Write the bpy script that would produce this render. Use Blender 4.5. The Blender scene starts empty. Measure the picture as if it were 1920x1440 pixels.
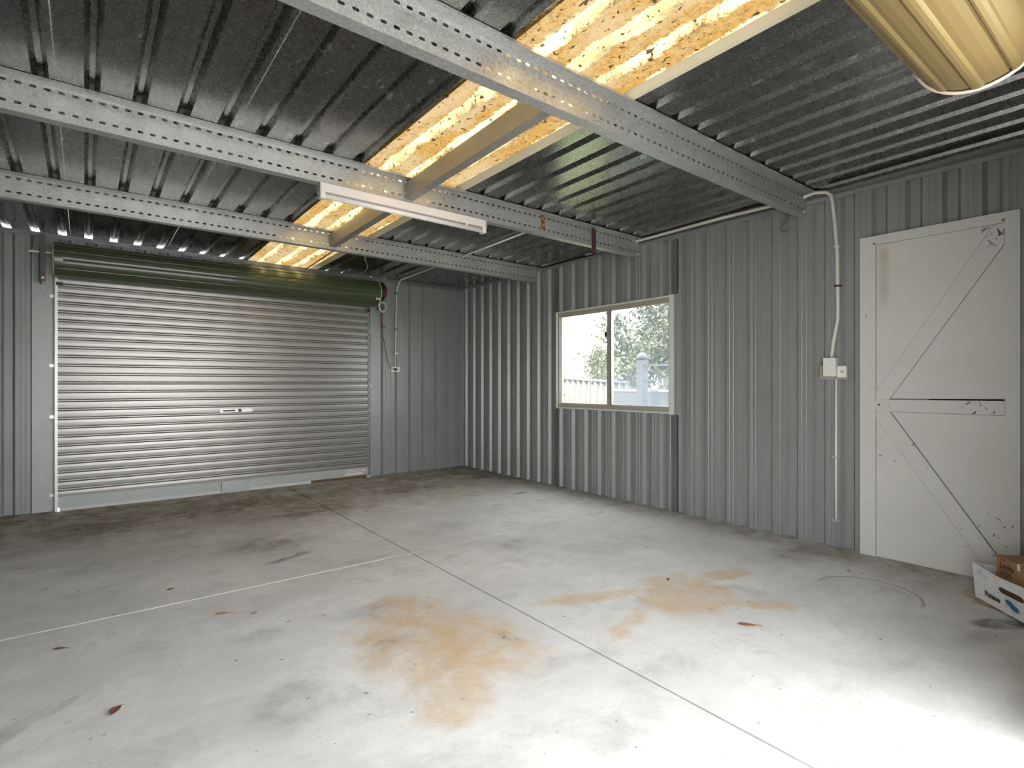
import bpy, math, random
import numpy as np
from math import sin, cos, pi, radians

random.seed(7)
SC = bpy.context.scene
COL = SC.collection

# ------------------------------------------------------------------ camera, sky, sun, exposure
H = 1.12
cd = bpy.data.cameras.new('camera')
cd.sensor_fit = 'HORIZONTAL'; cd.sensor_width = 36.0
cd.lens = 1022.2 / 1920 * 36.0
cd.shift_y = -0.3 / 1920
cd.clip_start = 0.02; cd.clip_end = 500
cam = bpy.data.objects.new('camera', cd); COL.objects.link(cam)
cam.location = (0, 0, H); cam.rotation_euler = (radians(90), 0, radians(-38.07))
SC.camera = cam

w = bpy.data.worlds.new('sky'); SC.world = w; w.use_nodes = True
bg = w.node_tree.nodes['Background']
bg.inputs['Color'].default_value = (0.95, 0.975, 1.0, 1)
bg.inputs['Strength'].default_value = 9.0

sun = bpy.data.lights.new('sun', 'SUN'); sun.energy = 12.0; sun.angle = radians(2.0); sun.color = (1.0, 0.95, 0.86)
so = bpy.data.objects.new('sun', sun); COL.objects.link(so); so.location = (-6, 4, 12)
so.rotation_euler = (radians(-14), radians(-38), 0)

SC.view_settings.view_transform = 'Standard'; SC.view_settings.look = 'None'
SC.view_settings.gamma = 1.0; SC.view_settings.use_curve_mapping = False
SC.view_settings.exposure = 0.08
SC.cycles.max_bounces = 14; SC.cycles.diffuse_bounces = 8; SC.cycles.glossy_bounces = 6
SC.cycles.transmission_bounces = 8; SC.cycles.transparent_max_bounces = 16
SC.cycles.use_denoising = True
SC.cycles.sample_clamp_indirect = 20.0
SC.cycles.caustics_reflective = True

# ------------------------------------------------------------------ dimensions (metres)
XR, YB, XL, YF = 4.071, 6.276, -1.62, 0.20
Y1, Y2, Y3 = 4.732, 3.264, 1.775          # purlins
def ZR(x, y): return 2.412 + .0067*(XR-x) + .0139*(YB-y)      # underside of the roof pans
def ZW(x, y): return ZR(x, y) - .152                              # bottom of purlin webs

# ------------------------------------------------------------------ materials
def new_mat(name):
    m = bpy.data.materials.new(name); m.use_nodes = True
    nt = m.node_tree; b = nt.nodes['Principled BSDF']
    return m, nt, b
def N(nt, t, **k):
    n = nt.nodes.new(t)
    for a, v in k.items(): setattr(n, a, v)
    return n
def setin(n, **k):
    for a, v in k.items():
        n.inputs[a.replace('_', ' ')].default_value = v
def pos(nt): return N(nt, 'ShaderNodeNewGeometry').outputs['Position']
def noise(nt, vec, scale, detail=3, rough=.5, dist=0, stretch=None):
    if stretch:
        mp = N(nt, 'ShaderNodeVectorMath', operation='MULTIPLY'); nt.links.new(vec, mp.inputs[0]); mp.inputs[1].default_value = stretch; vec = mp.outputs[0]
    n = N(nt, 'ShaderNodeTexNoise'); nt.links.new(vec, n.inputs['Vector'])
    setin(n, Scale=scale, Detail=detail, Roughness=rough, Distortion=dist)
    return n.outputs['Fac']
def ramp(nt, fac, a, b, c0=0.0, c1=1.0):
    n = N(nt, 'ShaderNodeMapRange'); n.interpolation_type = 'SMOOTHSTEP'
    nt.links.new(fac, n.inputs['Value']); setin(n, From_Min=a, From_Max=b, To_Min=c0, To_Max=c1)
    return n.outputs['Result']
def mth(nt, op, a, b):
    n = N(nt, 'ShaderNodeMath', operation=op)
    for i, v in enumerate((a, b)):
        if hasattr(v, 'links'): nt.links.new(v, n.inputs[i])
        else: n.inputs[i].default_value = v
    return n.outputs[0]
def mixc(nt, fac, a, b):
    n = N(nt, 'ShaderNodeMix', data_type='RGBA')
    for s, v in ((n.inputs['Factor'], fac), (n.inputs['A'], a), (n.inputs['B'], b)):
        if hasattr(v, 'links'): nt.links.new(v, s)
        elif isinstance(v, (int, float)): s.default_value = v
        else: s.default_value = (*v, 1)
    return n.outputs['Result']
def bump(nt, b, h, strength, dist=.002):
    n = N(nt, 'ShaderNodeBump'); setin(n, Strength=strength, Distance=dist)
    nt.links.new(h, n.inputs['Height']); nt.links.new(n.outputs[0], b.inputs['Normal'])
def srgb(r, g, b): 
    f = lambda c: (c/255/12.92 if c/255 <= .04045 else ((c/255+.055)/1.055)**2.4)
    return (f(r), f(g), f(b))

def plain(name, col, rough=.5, metal=0.0, var=.08, scale=30):
    m, nt, b = new_mat(name)
    n = noise(nt, pos(nt), scale, 3)
    c = mixc(nt, n, tuple(max(0, v*(1-var)) for v in col), tuple(min(1, v*(1+var)) for v in col))
    nt.links.new(c, b.inputs['Base Color']); setin(b, Roughness=rough, Metallic=metal)
    return m
def galv(name, c0, c1, metal=.8, rough=.45, spangle=160, streak=None):
    m, nt, b = new_mat(name); p = pos(nt)
    v = N(nt, 'ShaderNodeTexVoronoi'); nt.links.new(p, v.inputs['Vector']); setin(v, Scale=spangle)
    big = noise(nt, p, 3.0, 4, .6)
    f = mth(nt, 'ADD', mth(nt, 'MULTIPLY', v.outputs['Color'], .55), mth(nt, 'MULTIPLY', big, .45))
    c = mixc(nt, f, c0, c1)
    if streak:
        s = noise(nt, p, streak[0], 4, .6, stretch=streak[1])
        c = mixc(nt, ramp(nt, s, .45, .75, 0, .6), c, streak[2])
    nt.links.new(c, b.inputs['Base Color'])
    nt.links.new(ramp(nt, v.outputs['Color'], 0, 1, rough-.08, rough+.12), b.inputs['Roughness'])
    setin(b, Metallic=metal)
    bump(nt, b, v.outputs['Color'], .12, .0015)
    return m

M = {}
M['purlin'] = galv('galvanised_purlin_steel', (.27, .27, .27), (.74, .74, .73), .68, .42, 150)
M['plate'] = galv('galvanised_plate', (.22, .23, .22), (.46, .47, .46), .6, .45, 120)
M['stud'] = galv('galvanised_stud', (.13, .14, .14), (.30, .31, .31), .6, .45, 120)
M['beam'] = galv('bridging_steel', (.26, .24, .21), (.42, .40, .36), .5, .5, 160)

# wall sheet: dull zincalume with faint vertical brushed streaks
m, nt, b = new_mat('wall_sheet_steel'); p = pos(nt)
s1 = noise(nt, p, 1, 5, .7, stretch=(60, 60, 1.2)); s2 = noise(nt, p, 1.1, 4, .6)
c = mixc(nt, s1, (.24, .248, .242), (.335, .345, .337))
c = mixc(nt, ramp(nt, s2, .45, .75, 0, .35), c, (.20, .205, .19))
rg = ramp(nt, noise(nt, p, 1, 4, .6, stretch=(35, 35, .7)), .6, .8, 0, .25)
c = mixc(nt, rg, c, (.34, .355, .36))
nt.links.new(c, b.inputs['Base Color']); setin(b, Metallic=.25, Roughness=.42)
M['wall'] = m

# roof sheet underside: dark aged zincalume with pale oxide blotches and sparkle
m, nt, b = new_mat('roof_sheet_steel'); p = pos(nt)
v = N(nt, 'ShaderNodeTexVoronoi'); nt.links.new(p, v.inputs['Vector']); setin(v, Scale=230)
c = mixc(nt, v.outputs['Color'], (.12, .12, .117), (.38, .38, .37))
st = noise(nt, p, 1, 4, .65, stretch=(26, 3.0, 4))
c = mixc(nt, ramp(nt, st, .5, .8, 0, .6), c, (.16, .155, .14))
bl = noise(nt, p, 1, 2, .5, .2, stretch=(17, 8, 1)); msk = noise(nt, p, 1.3, 2)
blf = mth(nt, 'MULTIPLY', ramp(nt, bl, .66, .72), ramp(nt, msk, .42, .55))
c = mixc(nt, mth(nt, 'MULTIPLY', blf, .75), c, (.60, .60, .60))
fs = noise(nt, p, 1, 3, .7, .3, stretch=(90, 45, 1)); m2 = noise(nt, p, 1.9, 3)
c = mixc(nt, mth(nt, 'MULTIPLY', mth(nt, 'MULTIPLY', ramp(nt, fs, .62, .70), ramp(nt, m2, .5, .65)), .6), c, (.45, .45, .46))
nt.links.new(c, b.inputs['Base Color']); setin(b, Metallic=.97)
nt.links.new(ramp(nt, v.outputs['Color'], 0, 1, .16, .30), b.inputs['Roughness'])
bump(nt, b, v.outputs['Color'], .05, .001)
M['roof'] = m

# skylight sheet: yellowed fibreglass with lichen and grime
m, nt, b = new_mat('yellowed_fibreglass'); p = pos(nt)
n1 = noise(nt, p, 1, 3, .6, .4, stretch=(7, 2.6, 1)); n2 = noise(nt, p, 48, 5, .75, 1.0); n3 = noise(nt, p, 40, 2, .5, .6, stretch=(1.2, .7, 1))
base = mixc(nt, ramp(nt, n1, .40, .60), (.105, .062, .018), (.105, .077, .040))
sq = N(nt, 'ShaderNodeSeparateXYZ'); nt.links.new(p, sq.inputs[0])
ph = mth(nt, 'FRACT', mth(nt, 'DIVIDE', mth(nt, 'SUBTRACT', sq.outputs['X'], .0265-.182*20), .182), 0)
dist = mth(nt, 'MINIMUM', ph, mth(nt, 'SUBTRACT', 1.0, ph))          # 0 on a rib, .5 mid pan
rin = mth(nt, 'ADD', dist, mth(nt, 'ADD', mth(nt, 'MULTIPLY', mth(nt, 'SUBTRACT', n2, .5), .40), mth(nt, 'MULTIPLY', mth(nt, 'SUBTRACT', noise(nt, p, 1, 3, .6, .3, stretch=(8, 3.5, 1)), .5), .55)))
painted_glow = mth(nt, 'MULTIPLY', ramp(nt, rin, .22, .10), ramp(nt, n1, .62, .40, .35, 1))  # sunlit rib faces painted in as brighter, cleaner streaks
base = mixc(nt, mth(nt, 'MULTIPLY', ramp(nt, n2, .46, .60, 0, .65), ramp(nt, n1, .66, .46)), base, (.050, .030, .010))
base = mixc(nt, painted_glow, base, (.42, .33, .17))
base = mixc(nt, ramp(nt, n3, .64, .67, 0, .95), base, (.012, .008, .004))
nt.nodes.remove(b)
tr = N(nt, 'ShaderNodeBsdfTranslucent'); df = N(nt, 'ShaderNodeBsdfDiffuse'); mx = N(nt, 'ShaderNodeMixShader'); mx.inputs[0].default_value = .35
dcol = N(nt, 'ShaderNodeVectorMath', operation='SCALE'); nt.links.new(base, dcol.inputs[0]); dcol.inputs['Scale'].default_value = 3.5
nt.links.new(base, tr.inputs[0]); nt.links.new(dcol.outputs[0], df.inputs[0])
nt.links.new(tr.outputs[0], mx.inputs[1]); nt.links.new(df.outputs[0], mx.inputs[2])
nt.links.new(mx.outputs[0], nt.nodes['Material Output'].inputs['Surface'])
M['sky_sheet'] = m
M['lap'] = plain('cream_fibreglass_lap', (.72, .64, .47), .6, 0, .05, 12)

# concrete
m, nt, b = new_mat('stained_concrete'); p = pos(nt)
wob = N(nt, 'ShaderNodeTexNoise'); nt.links.new(p, wob.inputs['Vector']); setin(wob, Scale=3.0, Detail=8, Roughness=.72)
wv = N(nt, 'ShaderNodeVectorMath', operation='SUBTRACT'); nt.links.new(wob.outputs['Color'], wv.inputs[0]); wv.inputs[1].default_value = (.5, .5, .5)
def warped(k):
    a = N(nt, 'ShaderNodeVectorMath', operation='SCALE'); nt.links.new(wv.outputs[0], a.inputs[0]); a.inputs['Scale'].default_value = k
    d = N(nt, 'ShaderNodeVectorMath', operation='ADD'); nt.links.new(p, d.inputs[0]); nt.links.new(a.outputs[0], d.inputs[1])
    return d.outputs[0]
WP = {k: warped(k) for k in (.05, .15, .4, .8)}
def blob(cx, cy, rx, ry, rot=0, soft=.6, wk=.4):
    mp = N(nt, 'ShaderNodeMapping'); mp.vector_type = 'TEXTURE'
    nt.links.new(WP[wk], mp.inputs['Vector'])
    mp.inputs['Location'].default_value = (cx, cy, 0); mp.inputs['Rotation'].default_value = (0, 0, radians(rot)); mp.inputs['Scale'].default_value = (rx, ry, 1000)
    l = N(nt, 'ShaderNodeVectorMath', operation='LENGTH'); nt.links.new(mp.outputs[0], l.inputs[0])
    return ramp(nt, l.outputs['Value'], 1.0, 1.0-soft)
fine = noise(nt, p, 9, 6, .7); cloud = noise(nt, p, 1.6, 5, .6)
c = mixc(nt, ramp(nt, cloud, .3, .7), (.53, .525, .505), (.67, .665, .645))
c = mixc(nt, ramp(nt, fine, .3, .75, 0, .5), c, (.50, .495, .475))
streaks = noise(nt, p, 1, 4, .65, .5, stretch=(2.2, 7, 1))
c = mixc(nt, ramp(nt, streaks, .5, .75, 0, .3), c, (.45, .44, .41))
grime = noise(nt, p, 2.2, 5, .65); med = noise(nt, p, 4.2, 6, .7, .6)
c = mixc(nt, ramp(nt, med, .5, .72, 0, .65), c, (.42, .415, .40))
scr = noise(nt, p, 1, 3, .7, 1.5, stretch=(3, 22, 1)); c = mixc(nt, ramp(nt, scr, .62, .70, 0, .35), c, (.72, .72, .70))
gr = noise(nt, p, 42, 4, .8); c = mixc(nt, ramp(nt, gr, .5, .7, 0, .28), c, (.40, .39, .37))
def paint(c, mask, col, k):
    g = mth(nt, 'MULTIPLY', ramp(nt, fine, .3, .65, .45, 1.0), ramp(nt, med, .32, .6, .45, 1.0))
    return mixc(nt, mth(nt, 'MULTIPLY', mth(nt, 'MULTIPLY', mask, g), k), c, col)
for a in ((.75, 1.35, .5, .3, -20, .9, .4), (1.35, 1.15, .35, .18, 10, .9, .4), (.2, 1.9, .4, .35, 0, .9, .4), (.25, 4.2, .8, .4, 0, .9, .4), (1.3, 3.3, .6, .25, 0, .9, .4), (2.9, 2.6, .6, .3, 0, .9, .4), (2.2, 3.7, .5, .3, 0, .9, .4)):
    c = paint(c, blob(*a), (.36, .355, .345), .6)
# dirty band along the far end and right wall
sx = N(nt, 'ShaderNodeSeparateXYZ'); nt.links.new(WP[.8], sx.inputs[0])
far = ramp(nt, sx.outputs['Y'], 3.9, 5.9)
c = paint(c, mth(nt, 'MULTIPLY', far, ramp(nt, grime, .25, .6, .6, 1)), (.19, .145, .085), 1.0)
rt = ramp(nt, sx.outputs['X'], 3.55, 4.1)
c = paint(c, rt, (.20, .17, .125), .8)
for a in ((1.55, 4.9, .9, .5, 0, .9, .4), (1.0, 4.05, .42, .42, 20, .9, .4), (2.7, 5.25, .7, .28, 0, .8, .4), (.1, 5.3, .5, .5, 0, .9, .4), (3.7, 1.65, .32, .22, 0, .9, .15), (1.2, 5.5, 1.3, .4, 0, .9, .4)):
    c = paint(c, blob(*a), (.15, .115, .085), .75)
c = paint(c, blob(3.1, 4.8, .8, .4, 0, .9, .4), (.42, .36, .24), .5)
for a in ((1.10, 2.05, .30, .50, 0, .5, .4), (1.25, 2.45, .24, .30, -20, .5, .4), (1.36, 1.95, .30, .42, 0, .6, .4), (1.05, 1.62, .20, .16, 0, .6, .4)):
    c = paint(c, blob(*a), (.49, .35, .205), .9)
for a in ((2.52, 1.72, .36, .26, 20, .4, .4), (2.98, 1.75, .26, .09, -12, .5, .15), (2.08, 2.0, .42, .09, -22, .6, .15), (2.02, 1.68, .32, .07, 18, .6, .15), (2.72, 1.38, .22, .08, -45, .5, .15)):
    c = paint(c, blob(*a), (.52, .385, .235), 1.0)
for a in ((1.0, 3.63, .20, .05, 12, .7, .15), (1.12, 3.68, .1, .05, 20, .7, .15)):
    c = paint(c, blob(*a), (.07, .07, .075), .75)
for a in ((.56, 1.98, .17, .24, -35, .6, .15), (.62, 2.6, .16, .12, 0, .8, .15), (1.5, 1.62, .1, .07, 0, .8, .15), (1.1, 2.55, .2, .12, 0, .8, .15), (-.2, 2.36, .2, .05, 48, .5, .05), (-.06, 2.46, .09, .025, 48, .5, .05), (2.35, 3.0, .35, .18, 0, .9, .4), (1.7, 1.3, .3, .15, 0, .9, .4), (3.1, .62, .28, .1, -20, .9, .15)):
    c = paint(c, blob(*a), (.27, .265, .255), .6)
c = paint(c, blob(1.50, 1.90, .12, .07, -10, .9, .4), (.28, .22, .15), .45)
c = paint(c, blob(1.05, 2.18, .16, .08, 10, .8, .15), (.28, .22, .15), .6)
c = paint(c, blob(3.36, .60, .16, .07, -35, .4, .05), (.07, .065, .055), .85)
c = paint(c, blob(3.5, 4.35, .12, .05, 0, .5, .05), (.08, .08, .08), .7)
c = paint(c, blob(3.0, 4.03, .08, .06, 0, .6, .05), (.12, .12, .12), .7)
c = paint(c, blob(3.74, 5.35, .15, .09, 0, .4, .05), (.10, .08, .05), .7)
# curved scrape mark near the side door
mp = N(nt, 'ShaderNodeMapping'); mp.vector_type = 'TEXTURE'; nt.links.new(WP[.05], mp.inputs['Vector'])
mp.inputs['Location'].default_value = (3.30, 1.13, 0); mp.inputs['Scale'].default_value = (1, 1, 1000)
l = N(nt, 'ShaderNodeVectorMath', operation='LENGTH'); nt.links.new(mp.outputs[0], l.inputs[0])
ring = mth(nt, 'SUBTRACT', 1.0, ramp(nt, mth(nt, 'ABSOLUTE', mth(nt, 'SUBTRACT', l.outputs['Value'], .245), 0), .003, .012))
sp = N(nt, 'ShaderNodeSeparateXYZ'); nt.links.new(p, sp.inputs[0])
c = mixc(nt, mth(nt, 'MULTIPLY', mth(nt, 'MULTIPLY', ring, ramp(nt, sp.outputs['X'], 3.26, 3.34)), .55), c, (.16, .14, .12))
# specks
spk = noise(nt, p, 1, 2, .5, .3, stretch=(14, 20, 1)); c = mixc(nt, ramp(nt, spk, .73, .75, 0, .7), c, (.13, .12, .11))
spk2 = noise(nt, p, 1, 2, .5, .0, stretch=(45, 60, 1)); c = mixc(nt, ramp(nt, spk2, .72, .75, 0, .7), c, (.17, .13, .1))
nt.links.new(c, b.inputs['Base Color']); setin(b, Roughness=.72)
b.inputs['Specular IOR Level'].default_value = .35
bump(nt, b, noise(nt, p, 70, 5, .7), .15, .002)
M['concrete'] = m

M['gap'] = plain('dirt_in_joint', (.11, .068, .035), .9)
M['sealant'] = plain('pale_joint_sealant', (.66, .66, .63), .7, 0, .12, 25)

# roller curtain
m, nt, b = new_mat('roller_slat_steel'); p = pos(nt)
s1 = noise(nt, p, 1, 5, .7, stretch=(1.2, 60, 60))
c = mixc(nt, s1, (.27, .262, .24), (.36, .345, .32))
nt.links.new(c, b.inputs['Base Color']); setin(b, Metallic=.75, Roughness=.36)
M['slat'] = m
M['green'] = plain('green_enamel', srgb(70, 80, 58), .28, 0, .05, 6)
M['green'].node_tree.nodes['Principled BSDF'].inputs['Coat Weight'].default_value = .4
M['cream'] = plain('cream_enamel', srgb(134, 115, 74), .42, 0, .04, 5)
M['hoop'] = plain('pale_hoop', srgb(226, 210, 196), .5)
M['bottom'] = plain('grey_enamel_rail', (.36, .38, .36), .45, .2)
M['alu'] = plain('pale_aluminium', (.66, .66, .64), .35, .5)
M['seal'] = plain('white_weather_strip', (.52, .52, .50), .6)
M['bolt'] = plain('zinc_bolt', (.75, .75, .72), .3, .8)
M['dark'] = plain('dark_oiled_steel', (.05, .05, .05), .4, .5)
M['bracket'] = plain('dark_bracket_steel', (.10, .10, .095), .5, .3)
M['blackp'] = plain('black_plastic', (.018, .018, .02), .4)
M['red'] = plain('red_plastic', (.32, .02, .02), .4)
M['whitep'] = plain('white_plastic', (.78, .77, .73), .45, 0, .03)
M['creamp'] = plain('yellowed_conduit_plastic', (.66, .63, .55), .5, 0, .06, 8)
M['greyp'] = plain('grey_plastic', (.42, .42, .42), .4)
M['rust'] = plain('rusty_strap', (.28, .09, .035), .8, .1, .35, 60)
M['rustdark'] = plain('dark_red_strap', (.085, .03, .027), .7, .1, .3, 60)
M['steelwire'] = plain('wire', (.10, .10, .10), .5, .5)
M['winframe'] = plain('window_aluminium', (.46, .44, .38), .45, .35, .06, 20)
M['winbead'] = plain('pale_window_trim', (.74, .73, .68), .5, .1, .05, 20)
M['lamp'] = plain('white_lamp_enamel', (.80, .74, .72), .45, 0, .03)
M['tube'] = plain('unlit_lamp_tube', (.82, .79, .78), .25, 0, .02)

# white door paint with chips
m, nt, b = new_mat('chipped_white_paint'); p = pos(nt)
n1 = noise(nt, p, 2.5, 4, .6); c = mixc(nt, n1, (.55, .54, .50), (.65, .64, .61))
ch = noise(nt, p, 1, 3, .6, .5, stretch=(1, 28, 36)); cm = noise(nt, p, 1, 2, .5, 0, stretch=(1, 3.3, 2.6))
c = mixc(nt, mth(nt, 'MULTIPLY', ramp(nt, ch, .66, .69), ramp(nt, cm, .56, .64)), c, (.08, .08, .08))
sz = N(nt, 'ShaderNodeSeparateXYZ'); nt.links.new(p, sz.inputs[0])
# chips crowd at the head of the upper brace; a rust run at the far top corner
def box1(s, a, b_, e): return mth(nt, 'MULTIPLY', ramp(nt, s, a-e, a+e), ramp(nt, s, b_+e, b_-e))
ch2 = noise(nt, p, 1, 3, .6, .6, stretch=(1, 26, 22))
mr = mth(nt, 'MULTIPLY', box1(sz.outputs['Y'], .70, .88, .05), box1(sz.outputs['Z'], .945, 1.02, .008))
c = mixc(nt, mth(nt, 'MULTIPLY', ramp(nt, ch2, .62, .64), mr), c, (.10, .10, .10))
lb = mth(nt, 'MULTIPLY', box1(sz.outputs['Y'], .70, .90, .05), box1(sz.outputs['Z'], .0, .35, .08))
c = mixc(nt, mth(nt, 'MULTIPLY', ramp(nt, ch, .65, .68), lb), c, (.12, .12, .12))
hb = mth(nt, 'MULTIPLY', box1(sz.outputs['Y'], .705, .80, .012), box1(sz.outputs['Z'], 1.90, 2.01, .012))
c = mixc(nt, mth(nt, 'MULTIPLY', ramp(nt, ch2, .54, .57), hb), c, (.07, .07, .07))
rr = mth(nt, 'MULTIPLY', box1(sz.outputs['Y'], 1.265, 1.31, .02), box1(sz.outputs['Z'], 1.65, 2.0, .1))
c = mixc(nt, mth(nt, 'MULTIPLY', rr, mth(nt, 'MULTIPLY', noise(nt, p, 8, 4), .9)), c, (.42, .25, .14))
nt.links.new(c, b.inputs['Base Color']); setin(b, Roughness=.5)
M['door'] = m
M['doordark'] = plain('grime_line', (.20, .195, .185), .8, 0, .5, 90)
M['rustspot'] = plain('rust_spot', (.35, .13, .04), .9, 0, .5, 200)

# glass
def glass(name, haze, col):
    m, nt, b = new_mat(name); nt.nodes.remove(b); p = pos(nt)
    t = N(nt, 'ShaderNodeBsdfTransparent'); g = N(nt, 'ShaderNodeBsdfGlossy'); setin(g, Roughness=.02)
    d = N(nt, 'ShaderNodeBsdfTranslucent'); d.inputs[0].default_value = (*col, 1)
    m1 = N(nt, 'ShaderNodeMixShader'); m1.inputs[0].default_value = .05; nt.links.new(t.outputs[0], m1.inputs[1]); nt.links.new(g.outputs[0], m1.inputs[2])
    m2 = N(nt, 'ShaderNodeMixShader'); nt.links.new(m1.outputs[0], m2.inputs[1]); nt.links.new(d.outputs[0], m2.inputs[2])
    s = N(nt, 'ShaderNodeSeparateXYZ'); nt.links.new(p, s.inputs[0])
    if haze > .1:
        k = ramp(nt, mth(nt, 'ADD', s.outputs['Z'], mth(nt, 'MULTIPLY', noise(nt, p, 6, 4), .25)), 1.05, 1.45, haze*2.0, haze*.5)  # haze grows stronger towards the foot of the pane
        nt.links.new(k, m2.inputs[0])
    else: m2.inputs[0].default_value = haze
    nt.links.new(m2.outputs[0], nt.nodes['Material Output'].inputs['Surface'])
    return m
M['clear'] = glass('clear_glass', .03, (.9, .9, .9))
M['hazy'] = glass('hazy_glass', .20, (.20, .225, .26))

M['fence'] = plain('weathered_pale_fence', (.10, .097, .09), .8, 0, .2, 9)
M['ground'] = plain('driveway_concrete', (.50, .49, .46), .8, 0, .1, 3)
M['grass'] = plain('garden_soil_and_grass', (.16, .20, .08), .95, 0, .4, 6)
m, nt, b = new_mat('foliage')
oi = N(nt, 'ShaderNodeNewGeometry')
c = mixc(nt, oi.outputs['Random Per Island'], (.025, .036, .016), (.11, .125, .055))
nt.links.new(c, b.inputs['Base Color']); setin(b, Roughness=.5)
M['leaf'] = m
M['bark'] = plain('bark', (.14, .10, .07), .9, 0, .3, 20)
M['post'] = plain('pale_grey_blue_post', (.07, .078, .095), .7)

m, nt, b = new_mat('printed_white_carton'); p = pos(nt)
c = mixc(nt, noise(nt, p, 12, 4), (.66, .66, .66), (.80, .80, .80))
c = mixc(nt, mth(nt, 'MULTIPLY', ramp(nt, noise(nt, p, 22, 3), .58, .62), .5), c, (.30, .42, .62))
c = mixc(nt, mth(nt, 'MULTIPLY', ramp(nt, noise(nt, p, 17, 3, .5, .8), .6, .64), .45), c, (.62, .40, .28))
nt.links.new(c, b.inputs['Base Color']); setin(b, Roughness=.6)
M['carton'] = m
M['kraft'] = plain('brown_cardboard', (.33, .19, .09), .8, 0, .15, 15)
M['kraft2'] = plain('pale_pinkish_cardboard', (.46, .36, .29), .85, 0, .1, 15)
M['kraftin'] = plain('carton_inside', (.40, .33, .25), .85, 0, .1, 15)
M['ink'] = plain('black_print', (.03, .03, .04), .7)
M['brownink'] = plain('dark_brown_print', (.07, .045, .02), .7)
M['blueink'] = plain('blue_print', (.05, .17, .36), .7)
M['redink'] = plain('red_print', (.30, .04, .03), .7)
M['leafbrown'] = plain('dead_leaf', (.27, .10, .045), .7, 0, .4, 40)
M['leaftan'] = plain('dry_leaf_tan', (.36, .20, .10), .7, 0, .4, 40)
M['leafred'] = plain('dead_leaf_red', (.16, .055, .035), .7, 0, .4, 40)

# ------------------------------------------------------------------ mesh helpers
class MB:
    def __init__(s): s.v = []; s.f = []; s.n = 0
    def add(s, V, F):
        s.v.extend([tuple(map(float, q)) for q in V]); s.f.extend([tuple(i+s.n for i in f) for f in F]); s.n += len(V); return s
    def box(s, a, b, fn=None):
        x0, x1 = sorted((a[0], b[0])); y0, y1 = sorted((a[1], b[1])); z0, z1 = sorted((a[2], b[2]))
        V = [(x0,y0,z0),(x1,y0,z0),(x1,y1,z0),(x0,y1,z0),(x0,y0,z1),(x1,y0,z1),(x1,y1,z1),(x0,y1,z1)]
        if fn: V = [fn(q) for q in V]
        return s.add(V, [(0,3,2,1),(4,5,6,7),(0,1,5,4),(1,2,6,5),(2,3,7,6),(3,0,4,7)])
    def prism(s, poly, thick, axis, base, fn=None):
        """poly: 2D points in the plane normal to axis; extruded base..base+thick"""
        n = len(poly); V = []
        for t in (base, base+thick):
            for p_ in poly:
                q = list(p_); q.insert(axis, t); V.append(fn(q) if fn else tuple(q))
        F = [tuple(range(n)), tuple(range(2*n-1, n-1, -1))] + [(i, i+n, (i+1) % n+n, (i+1) % n) for i in range(n)]
        return s.add(V, F)
    def tube(s, pts, r, seg=8):
        P = [np.array(q, float) for q in pts]; V = []; F = []
        up = None
        for i, q in enumerate(P):
            d = (P[min(i+1, len(P)-1)]-P[max(i-1, 0)]); d /= np.linalg.norm(d)
            if up is None: up = np.array((0, 0, 1.)) if abs(d[2]) < .9 else np.array((1., 0, 0))
            a = np.cross(d, up); a /= np.linalg.norm(a); c_ = np.cross(a, d); up = c_
            rr = r[i] if hasattr(r, '__len__') else r
            for k in range(seg):
                t = 2*pi*k/seg; V.append(q+a*cos(t)*rr+c_*sin(t)*rr)
        for i in range(len(P)-1):
            for k in range(seg):
                F.append((i*seg+k, i*seg+(k+1) % seg, (i+1)*seg+(k+1) % seg, (i+1)*seg+k))
        F.append(tuple(range(seg-1, -1, -1))); F.append(tuple((len(P)-1)*seg+k for k in range(seg)))
        return s.add(V, F)
    def cyl(s, c0, c1, r, seg=16): return s.tube([c0, c1], r, seg)

def origin_of(o):
    return np.array(o.location) + (origin_of(o.parent) if o.parent else 0)
def mk(name, mb, mat, parent=None, label=None, cat=None, group=None, kind=None, smooth=False, solid=None):
    V = np.array(mb.v)
    if parent is None:
        o0 = np.array([(V[:, 0].min()+V[:, 0].max())/2, (V[:, 1].min()+V[:, 1].max())/2, V[:, 2].min()]); loc = o0
    else:
        o0 = np.array([(V[:, 0].min()+V[:, 0].max())/2, (V[:, 1].min()+V[:, 1].max())/2, V[:, 2].min()]); loc = o0-origin_of(parent)
    me = bpy.data.meshes.new(name); me.from_pydata([tuple(q) for q in (V-o0)], [], mb.f); me.update()
    if mat: me.materials.append(mat)
    if smooth:
        for pl in me.polygons: pl.use_smooth = True
    ob = bpy.data.objects.new(name, me); COL.objects.link(ob); ob.location = loc; ob.parent = parent
    if solid: md = ob.modifiers.new('thickness', 'SOLIDIFY'); md.thickness = solid; md.offset = 0
    tag(ob, label, cat, group, kind); return ob
def tag(o, label=None, cat=None, group=None, kind=None):
    if label: o['label'] = label
    if cat: o['category'] = cat
    if group: o['group'] = group
    if kind: o['kind'] = kind
    return o
def thing(name, loc, label, cat, group=None, kind=None):
    o = bpy.data.objects.new(name, None); COL.objects.link(o); o.location = loc; o.empty_display_size = .1
    return tag(o, label, cat, group, kind)
def Bx(*ab, fn=None): return MB().box(*ab, fn=fn)

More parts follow.
